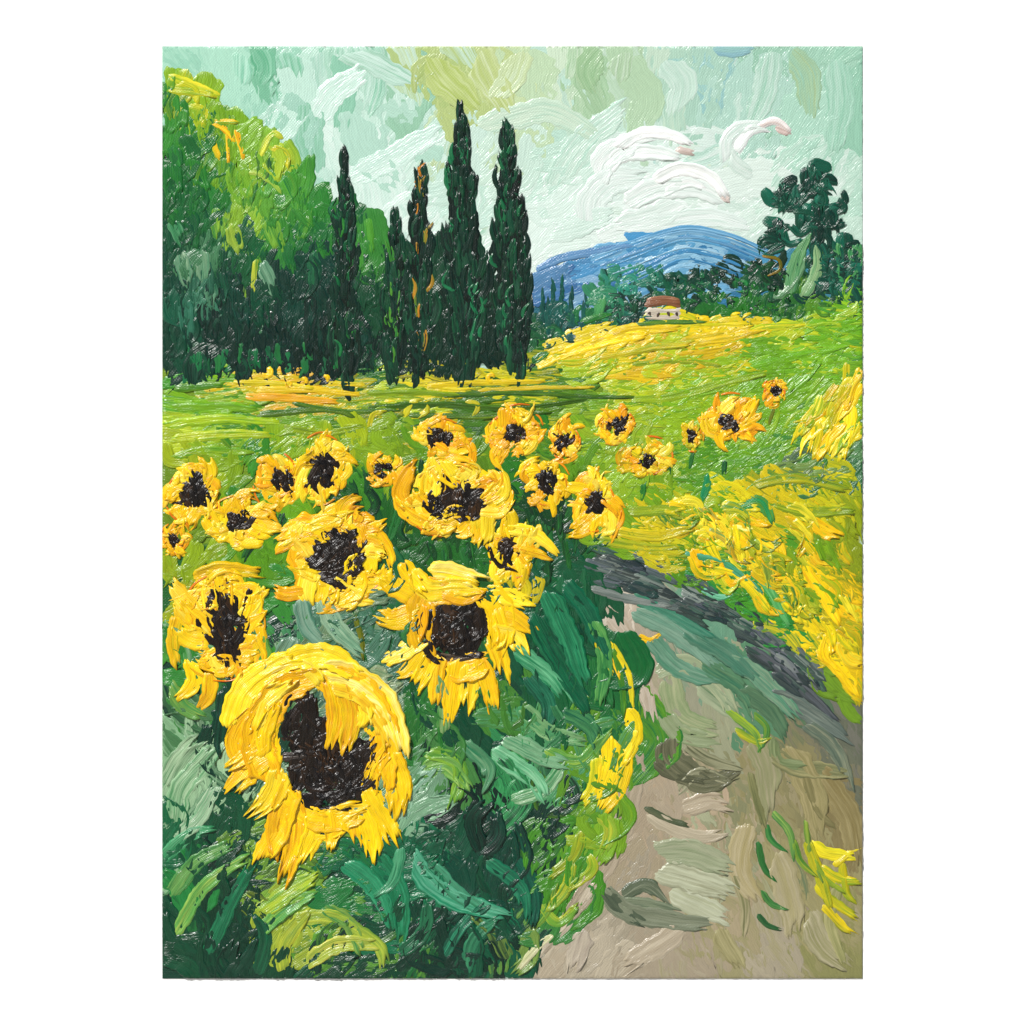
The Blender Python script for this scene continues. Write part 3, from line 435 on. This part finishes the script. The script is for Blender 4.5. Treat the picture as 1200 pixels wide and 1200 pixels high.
shape(B,[([(478,668),(500,692),(535,688),(568,692)],26,'fae23a','f5cc0c'),([(500,668),(535,672),(572,684)],24,'f9dc1e','fbe98a'),([(515,694),(545,702),(572,692)],16,'f5cc0c','e8a80e'),([(468,660),(485,680),(505,700)],20,'f8d60f','e0b40e'),([(492,702),(496,725),(490,755)],14,'f2c00c','e8a210'),
 ([(580,712),(590,740),(582,765)],16,'f9dc1e','f2c00c')],10.3,h=3.5,jit=1,rag=.9)
# largest sunflower
B=batch('sunflower')
shape(B,[([(320,920),(300,870),(325,810),(380,790)],42,'f5c80c','ecae0e'),([(370,790),(420,810),(452,860),(450,930)],42,'f5cc0c','ecae0e'),([(320,930),(370,965),(440,945)],40,'f5c80c','f8d60f'),
 ([(330,880),(300,895),(264,934)],30,'f8d60f','eeb40e'),([(320,860),(295,885),(268,910)],30,'f2c00c','f8d60f'),([(335,900),(315,940),(286,960)],30,'f5cc0c','fae23a'),([(340,920),(325,965),(304,1016)],32,'f8d60f','f2bc0e'),([(350,935),(345,985),(328,1042)],26,'f8d60f','e8a80e'),
 ([(365,945),(365,975),(352,1014)],26,'f5cc0c','f9dc1e'),([(380,945),(388,970),(385,1000)],24,'f2c00c','f8d60f'),([(400,945),(412,965),(420,996)],24,'f8d60f','eeb40e'),([(420,935),(436,970),(441,1016)],25,'f8d60f','f5cc0c'),([(435,920),(455,960),(467,1002)],26,'f5cc0c','f9dc1e'),
 ([(450,880),(464,920),(462,968)],30,'f8d60f','f2bc0e'),([(330,930),(318,970),(325,1008)],18,'f5c80c','e8a210'),([(290,900),(280,870),(300,825)],30,'f5cc0c','eeb40e'),([(318,900),(312,860),(325,820)],28,'f8d60f','f5cc0c'),
 ([(430,940),(440,905),(462,870)],22,'f2c00c','f8d60f'),([(350,955),(390,965),(430,955)],24,'f5cc0c','f2bc0e')],8.0,h=3.3,rag=1.3)
centre(B,390,900,54,42,9.4,n=44); centre(B,355,855,20,44,9.4,n=18)
shape(B,[([(357,814),(355,850),(353,892)],34,'120d0a','20160f'),([(352,895),(375,912),(400,905)],36,'120d0a','2c1e13'),([(385,930),(415,902),(446,866)],30,'150f0c','2c1e13'),([(350,925),(372,940),(395,935)],24,'20160f','0e0a09'),([(330,888),(350,886),(378,882)],12,'18110d','5a5048')],10.2,h=2,jit=1,rag=1)
shape(B,[([(270,855),(286,810),(330,778),(368,770)],34,'f8d60f','fae23a'),([(298,855),(308,822),(334,800),(350,792)],24,'f5cc0c','fbe65a'),([(306,890),(310,855),(324,822)],24,'f8d60f','f2c00c'),([(335,778),(380,770),(428,797)],32,'fae23a','f8d60f'),
 ([(372,784),(425,797),(458,834),(472,892)],34,'f8d60f','fbe98a'),([(385,800),(425,815),(448,845),(458,880)],24,'fae23a','eeb40e'),([(386,795),(394,835),(386,880)],22,'f8d60f','e8a210'),
 ([(402,800),(412,840),(402,888)],24,'f9dc1e','e0a010'),([(416,806),(428,838),(418,868)],22,'f5cc0c','fae23a'),([(434,815),(444,845),(442,862)],20,'f2c00c','fbe65a'),([(340,912),(330,930),(320,955)],16,'f8d60f','f2bc0e'),([(460,880),(471,915),(473,950)],24,'f9dc1e','f2c00c'),
 ([(345,776),(368,788),(380,808)],20,'f8d60f','fbe65a'),([(425,812),(448,826),(460,848)],9,'fdf2a0','f8d60f'),([(300,800),(325,782),(352,776)],8,'fdf2a0','f8d60f')],10.9,h=4.2,jit=1,rag=.9)
st=batch('stems')
for q in [([(655,598),(658,640)],11,'0d3a24'),([(626,600),(622,635)],9,'0f4a2a'),([(785,538),(784,560)],7,'14402a'),([(850,538),(848,560)],8,'14402a'),([(832,555),(822,590)],12,'1f8a5a'),([(755,562),(752,592)],9,'2f7a2c'),
 ([(812,528),(808,552)],6,'2f6a2c'),([(908,476),(900,500)],5,'8f8a1c'),([(470,590),(455,640)],12,'1a6a2f'),([(440,590),(450,640)],11,'0f4a2c'),([(675,600),(672,650)],11,'14502f'),([(410,710),(430,780)],8,'1a5a30'),([(395,715),(380,760)],10,'2a6a40'),
 ([(640,610),(648,650)],10,'1a5a30'),([(328,605),(322,640)],8,'3f7a1e'),([(520,640),(522,665)],9,'0f4a2c'),([(540,640),(552,672)],12,'0f4a2c'),([(590,800),(600,850)],9,'1a6a3a'),([(525,845),(520,900)],8,'2a7a3a')]:
    stroke(st,q[0],q[1],q[2],'2f7a3a',h=1.5,lay=6.0,tip=.4,rag=1.1)

# ------------------------------------------------------------------ FARMHOUSE (painted)
fh=batch('farmhouse')
shape(fh,[([(754,366),(775,367),(799,366)],12,'e8e0d0','bfb4a2',.95),([(755,371),(775,372),(798,371)],7,'d8cdbb','a99c8a',.95)],7.2,jit=0,h=.9,rag=.3)
shape(fh,[([(755,357),(778,354),(799,356)],9,'9a6a48','5f3c28',.95),([(757,352),(778,349),(797,352)],5,'8a5038','b08a68',.95)],8,jit=0,h=1,rag=.5)
for x,y in [(761,368),(772,369),(783,368),(793,368)]: stroke(fh,[(x,y-3),(x+J(.6),y+3)],3.4,'5a4a40','3a2e28',h=.5,lay=9.4,rag=.4)
shape(fh,[([(745,380),(780,378),(830,377)],7,'256a2a','6f982a'),([(742,368),(746,352)],9,'0f3a2a','1f6040'),([(806,370),(812,352)],10,'103f2e','2a7040')],8,jit=0)

# ------------------------------------------------------------------ materials
def paint_mat(name,bump,lo,hi,weave):
    m=bpy.data.materials.new(name); m.use_nodes=True; nt=m.node_tree; nd=nt.nodes; lk=nt.links
    b=nd['Principled BSDF']
    a1=nd.new('ShaderNodeAttribute');a1.attribute_name='Col'
    a2=nd.new('ShaderNodeAttribute');a2.attribute_name='Col2'
    u=nd.new('ShaderNodeAttribute');u.attribute_name='suv'
    mp=nd.new('ShaderNodeMapping'); mp.inputs['Scale'].default_value=(0.022,0.36,1); lk.new(u.outputs['Vector'],mp.inputs['Vector'])
    n=nd.new('ShaderNodeTexNoise'); n.inputs['Scale'].default_value=1; n.inputs['Detail'].default_value=2; lk.new(mp.outputs[0],n.inputs['Vector'])
    r=nd.new('ShaderNodeMapRange'); r.inputs[1].default_value=.46; r.inputs[2].default_value=.68; lk.new(n.outputs[0],r.inputs[0])
    mx=nd.new('ShaderNodeMix'); mx.data_type='RGBA'; lk.new(r.outputs[0],mx.inputs[0]); lk.new(a1.outputs['Color'],mx.inputs[6]); lk.new(a2.outputs['Color'],mx.inputs[7])
    mp2=nd.new('ShaderNodeMapping'); mp2.inputs['Scale'].default_value=(0.05,0.9,1); lk.new(u.outputs['Vector'],mp2.inputs['Vector'])
    n2=nd.new('ShaderNodeTexNoise'); n2.inputs['Scale'].default_value=1; n2.inputs['Detail'].default_value=1; lk.new(mp2.outputs[0],n2.inputs['Vector'])
    hs=nd.new('ShaderNodeHueSaturation'); r2=nd.new('ShaderNodeMapRange'); r2.inputs[1].default_value=.3;r2.inputs[2].default_value=.7;r2.inputs[3].default_value=lo;r2.inputs[4].default_value=hi
    lk.new(n2.outputs[0],r2.inputs[0]); lk.new(r2.outputs[0],hs.inputs['Value']); lk.new(mx.outputs[2],hs.inputs['Color']); lk.new(hs.outputs[0],b.inputs['Base Color'])
    ad=nd.new('ShaderNodeMath'); ad.operation='ADD'; lk.new(n.outputs[0],ad.inputs[0]); lk.new(n2.outputs[0],ad.inputs[1])
    g=nd.new('ShaderNodeNewGeometry'); sx=nd.new('ShaderNodeSeparateXYZ'); lk.new(g.outputs['Position'],sx.inputs[0])
    def s_(o):
        k=nd.new('ShaderNodeMath');k.operation='MULTIPLY';k.inputs[1].default_value=2*math.pi/0.0036;lk.new(o,k.inputs[0]);q=nd.new('ShaderNodeMath');q.operation='SINE';lk.new(k.outputs[0],q.inputs[0]);return q.outputs[0]
    wv=nd.new('ShaderNodeMath');wv.operation='MULTIPLY';lk.new(s_(sx.outputs[0]),wv.inputs[0]);lk.new(s_(sx.outputs[2]),wv.inputs[1])
    wm=nd.new('ShaderNodeMath');wm.operation='MULTIPLY_ADD';wm.inputs[1].default_value=weave;lk.new(wv.outputs[0],wm.inputs[0]);lk.new(ad.outputs[0],wm.inputs[2])
    bp=nd.new('ShaderNodeBump'); bp.inputs['Strength'].default_value=.85; bp.inputs['Distance'].default_value=bump; lk.new(wm.outputs[0],bp.inputs['Height']); lk.new(bp.outputs[0],b.inputs['Normal'])
    b.inputs['Roughness'].default_value=.27; b.inputs['Specular IOR Level'].default_value=.45
    return m
PM=paint_mat('oil_paint',.0010,.84,1.12,.05)
PS=paint_mat('thin_oil_paint',.0005,.93,1.04,.16)

root=bpy.data.objects.new('sunflower_field_painting',None); bpy.context.scene.collection.objects.link(root)
root.location=(0,-0.0014,CZ)
def build(B):
    V=np.vstack(B.v); F=np.vstack(B.f); C1=np.clip(np.vstack(B.c1),0,1); C2=np.clip(np.vstack(B.c2),0,1); U=np.vstack(B.uv)
    me=bpy.data.meshes.new(B.name); nv=len(V); nf=len(F)
    co=np.stack([(V[:,0]-600)/1000,-V[:,2]/1000,(600-V[:,1])/1000],1)
    me.vertices.add(nv); me.vertices.foreach_set('co',co.ravel().astype(np.float32))
    me.loops.add(nf*4); me.loops.foreach_set('vertex_index',F.ravel().astype(np.int32))
    me.polygons.add(nf); me.polygons.foreach_set('loop_start',np.arange(0,nf*4,4,dtype=np.int32)); me.polygons.foreach_set('loop_total',np.full(nf,4,np.int32))
    me.polygons.foreach_set('use_smooth',np.ones(nf,bool))
    for nm,C in (('Col',C1),('Col2',C2)):
        a=me.attributes.new(nm,'FLOAT_COLOR','POINT'); a.data.foreach_set('color',np.hstack([C,np.ones((nv,1))]).ravel().astype(np.float32))
    a=me.attributes.new('suv','FLOAT_VECTOR','POINT'); a.data.foreach_set('vector',U.ravel().astype(np.float32))
    me.update(calc_edges=True); me.materials.append(PS if B.soft else PM)
    o=bpy.data.objects.new(B.name,me); bpy.context.scene.collection.objects.link(o); o.parent=root
    return nv
regions=[(sky_poly+[],'c0dfd0'),([(620,310),(1011,290),(1011,370),(620,400)],'2f6f7f'),(fo_poly,'0e4030'),([(188,432),(640,430),(760,372),(1011,350),(1011,660),(188,660)],'7a9a1e'),
 ([(700,600),(1011,550),(1011,850),(690,640)],'98a01e'),(path_poly,'a59a84'),([(680,645),(760,660),(850,705),(1011,830),(1011,880),(900,800),(700,710)],'4a5854'),(gp,'0c4532'),([(188,640),(700,640),(700,760),(188,760)],'256a30')]
U=batch('canvas',True)
xs=np.linspace(CX0,CX1,165); ys=np.linspace(CY0,CY1,219); GX,GY=np.meshgrid(xs,ys)
col=np.tile(L('c0dfd0'),(GX.size,1))
for i,(x,y) in enumerate(zip(GX.ravel(),GY.ravel())):
    for poly,c in regions:
        if inpoly(x,y,poly): col[i]=L(c)
I=np.arange(GX.size).reshape(GX.shape)
U.v=[np.stack([GX.ravel(),GY.ravel(),np.zeros(GX.size)],1)];U.c1=[col];U.c2=[col*.85];U.uv=[np.stack([GX.ravel(),GY.ravel(),np.zeros(GX.size)],1)]
U.f=[np.stack([I[:-1,:-1],I[1:,:-1],I[1:,1:],I[:-1,1:]],-1).reshape(-1,4)]
tot=sum(build(b) for b in ALL if b.v)
print('verts',tot)

def smat(name,col,rough,sc,bs):
    m=bpy.data.materials.new(name);m.use_nodes=True;nt=m.node_tree;b=nt.nodes['Principled BSDF']
    n=nt.nodes.new('ShaderNodeTexNoise');n.inputs['Scale'].default_value=sc;n.inputs['Detail'].default_value=4
    r=nt.nodes.new('ShaderNodeValToRGB');r.color_ramp.elements[0].color=(*[c*.97 for c in col],1);r.color_ramp.elements[1].color=(*col,1)
    nt.links.new(n.outputs[0],r.inputs[0]);nt.links.new(r.outputs[0],b.inputs['Base Color'])
    bp=nt.nodes.new('ShaderNodeBump');bp.inputs['Strength'].default_value=bs;bp.inputs['Distance'].default_value=.0005;nt.links.new(n.outputs[0],bp.inputs['Height']);nt.links.new(bp.outputs[0],b.inputs['Normal'])
    b.inputs['Roughness'].default_value=rough;return m
def box(name,x0,x1,y0,y1,z0,z1,mat,parent=None):
    me=bpy.data.meshes.new(name)
    v=[(x,y,z) for x in (x0,x1) for y in (y0,y1) for z in (z0,z1)]
    f=[(0,1,3,2),(4,6,7,5),(0,4,5,1),(2,3,7,6),(0,2,6,4),(1,5,7,3)]
    me.from_pydata(v,[],f);me.update();me.materials.append(mat)
    o=bpy.data.objects.new(name,me);bpy.context.scene.collection.objects.link(o)
    if parent:o.parent=parent
    return o
wm_=smat('white_wall_paint',(.93,.93,.93),.9,60,.1)
box('white_wall',-6,6,0,.2,-.0,5,wm_)
box('ground',-8,8,-8,-.0,-.1,-.004,smat('concrete',(.4,.39,.37),.9,20,.4))
box('panel_edge',(CX0-600)/1000,(CX1-600)/1000,.0003,.0012,(600-CY1)/1000,(600-CY0)/1000,smat('canvas_board',(.8,.8,.76),.9,300,.3),root)

# ------------------------------------------------------------------ light, world, camera
sd=Vector((-0.38,-0.74,0.62)).normalized()
s=bpy.data.lights.new('sun','SUN'); s.energy=4.3; s.angle=math.radians(.5); s.color=(1,.975,.94)
so=bpy.data.objects.new('sun',s); bpy.context.scene.collection.objects.link(so); so.rotation_euler=sd.to_track_quat('Z','Y').to_euler()
w=bpy.data.worlds.new('World'); bpy.context.scene.world=w; w.use_nodes=True
nt=w.node_tree; sk=nt.nodes.new('ShaderNodeTexSky'); sk.sky_type='NISHITA'; sk.sun_disc=False
sk.sun_elevation=math.asin(sd.z); sk.sun_rotation=math.atan2(sd.x,sd.y)
nt.links.new(sk.outputs[0],nt.nodes['Background'].inputs[0]); nt.nodes['Background'].inputs[1].default_value=.055
cam=bpy.data.cameras.new('camera'); co=bpy.data.objects.new('camera',cam); bpy.context.scene.collection.objects.link(co)
co.location=(0,-3.5,CZ); co.rotation_euler=(math.radians(90),0,0); cam.sensor_width=36; cam.lens=36*3.497/1.2; cam.clip_end=200
bpy.context.scene.camera=co
vs=bpy.context.scene.view_settings; vs.view_transform='Standard'; vs.look='None'; vs.exposure=0
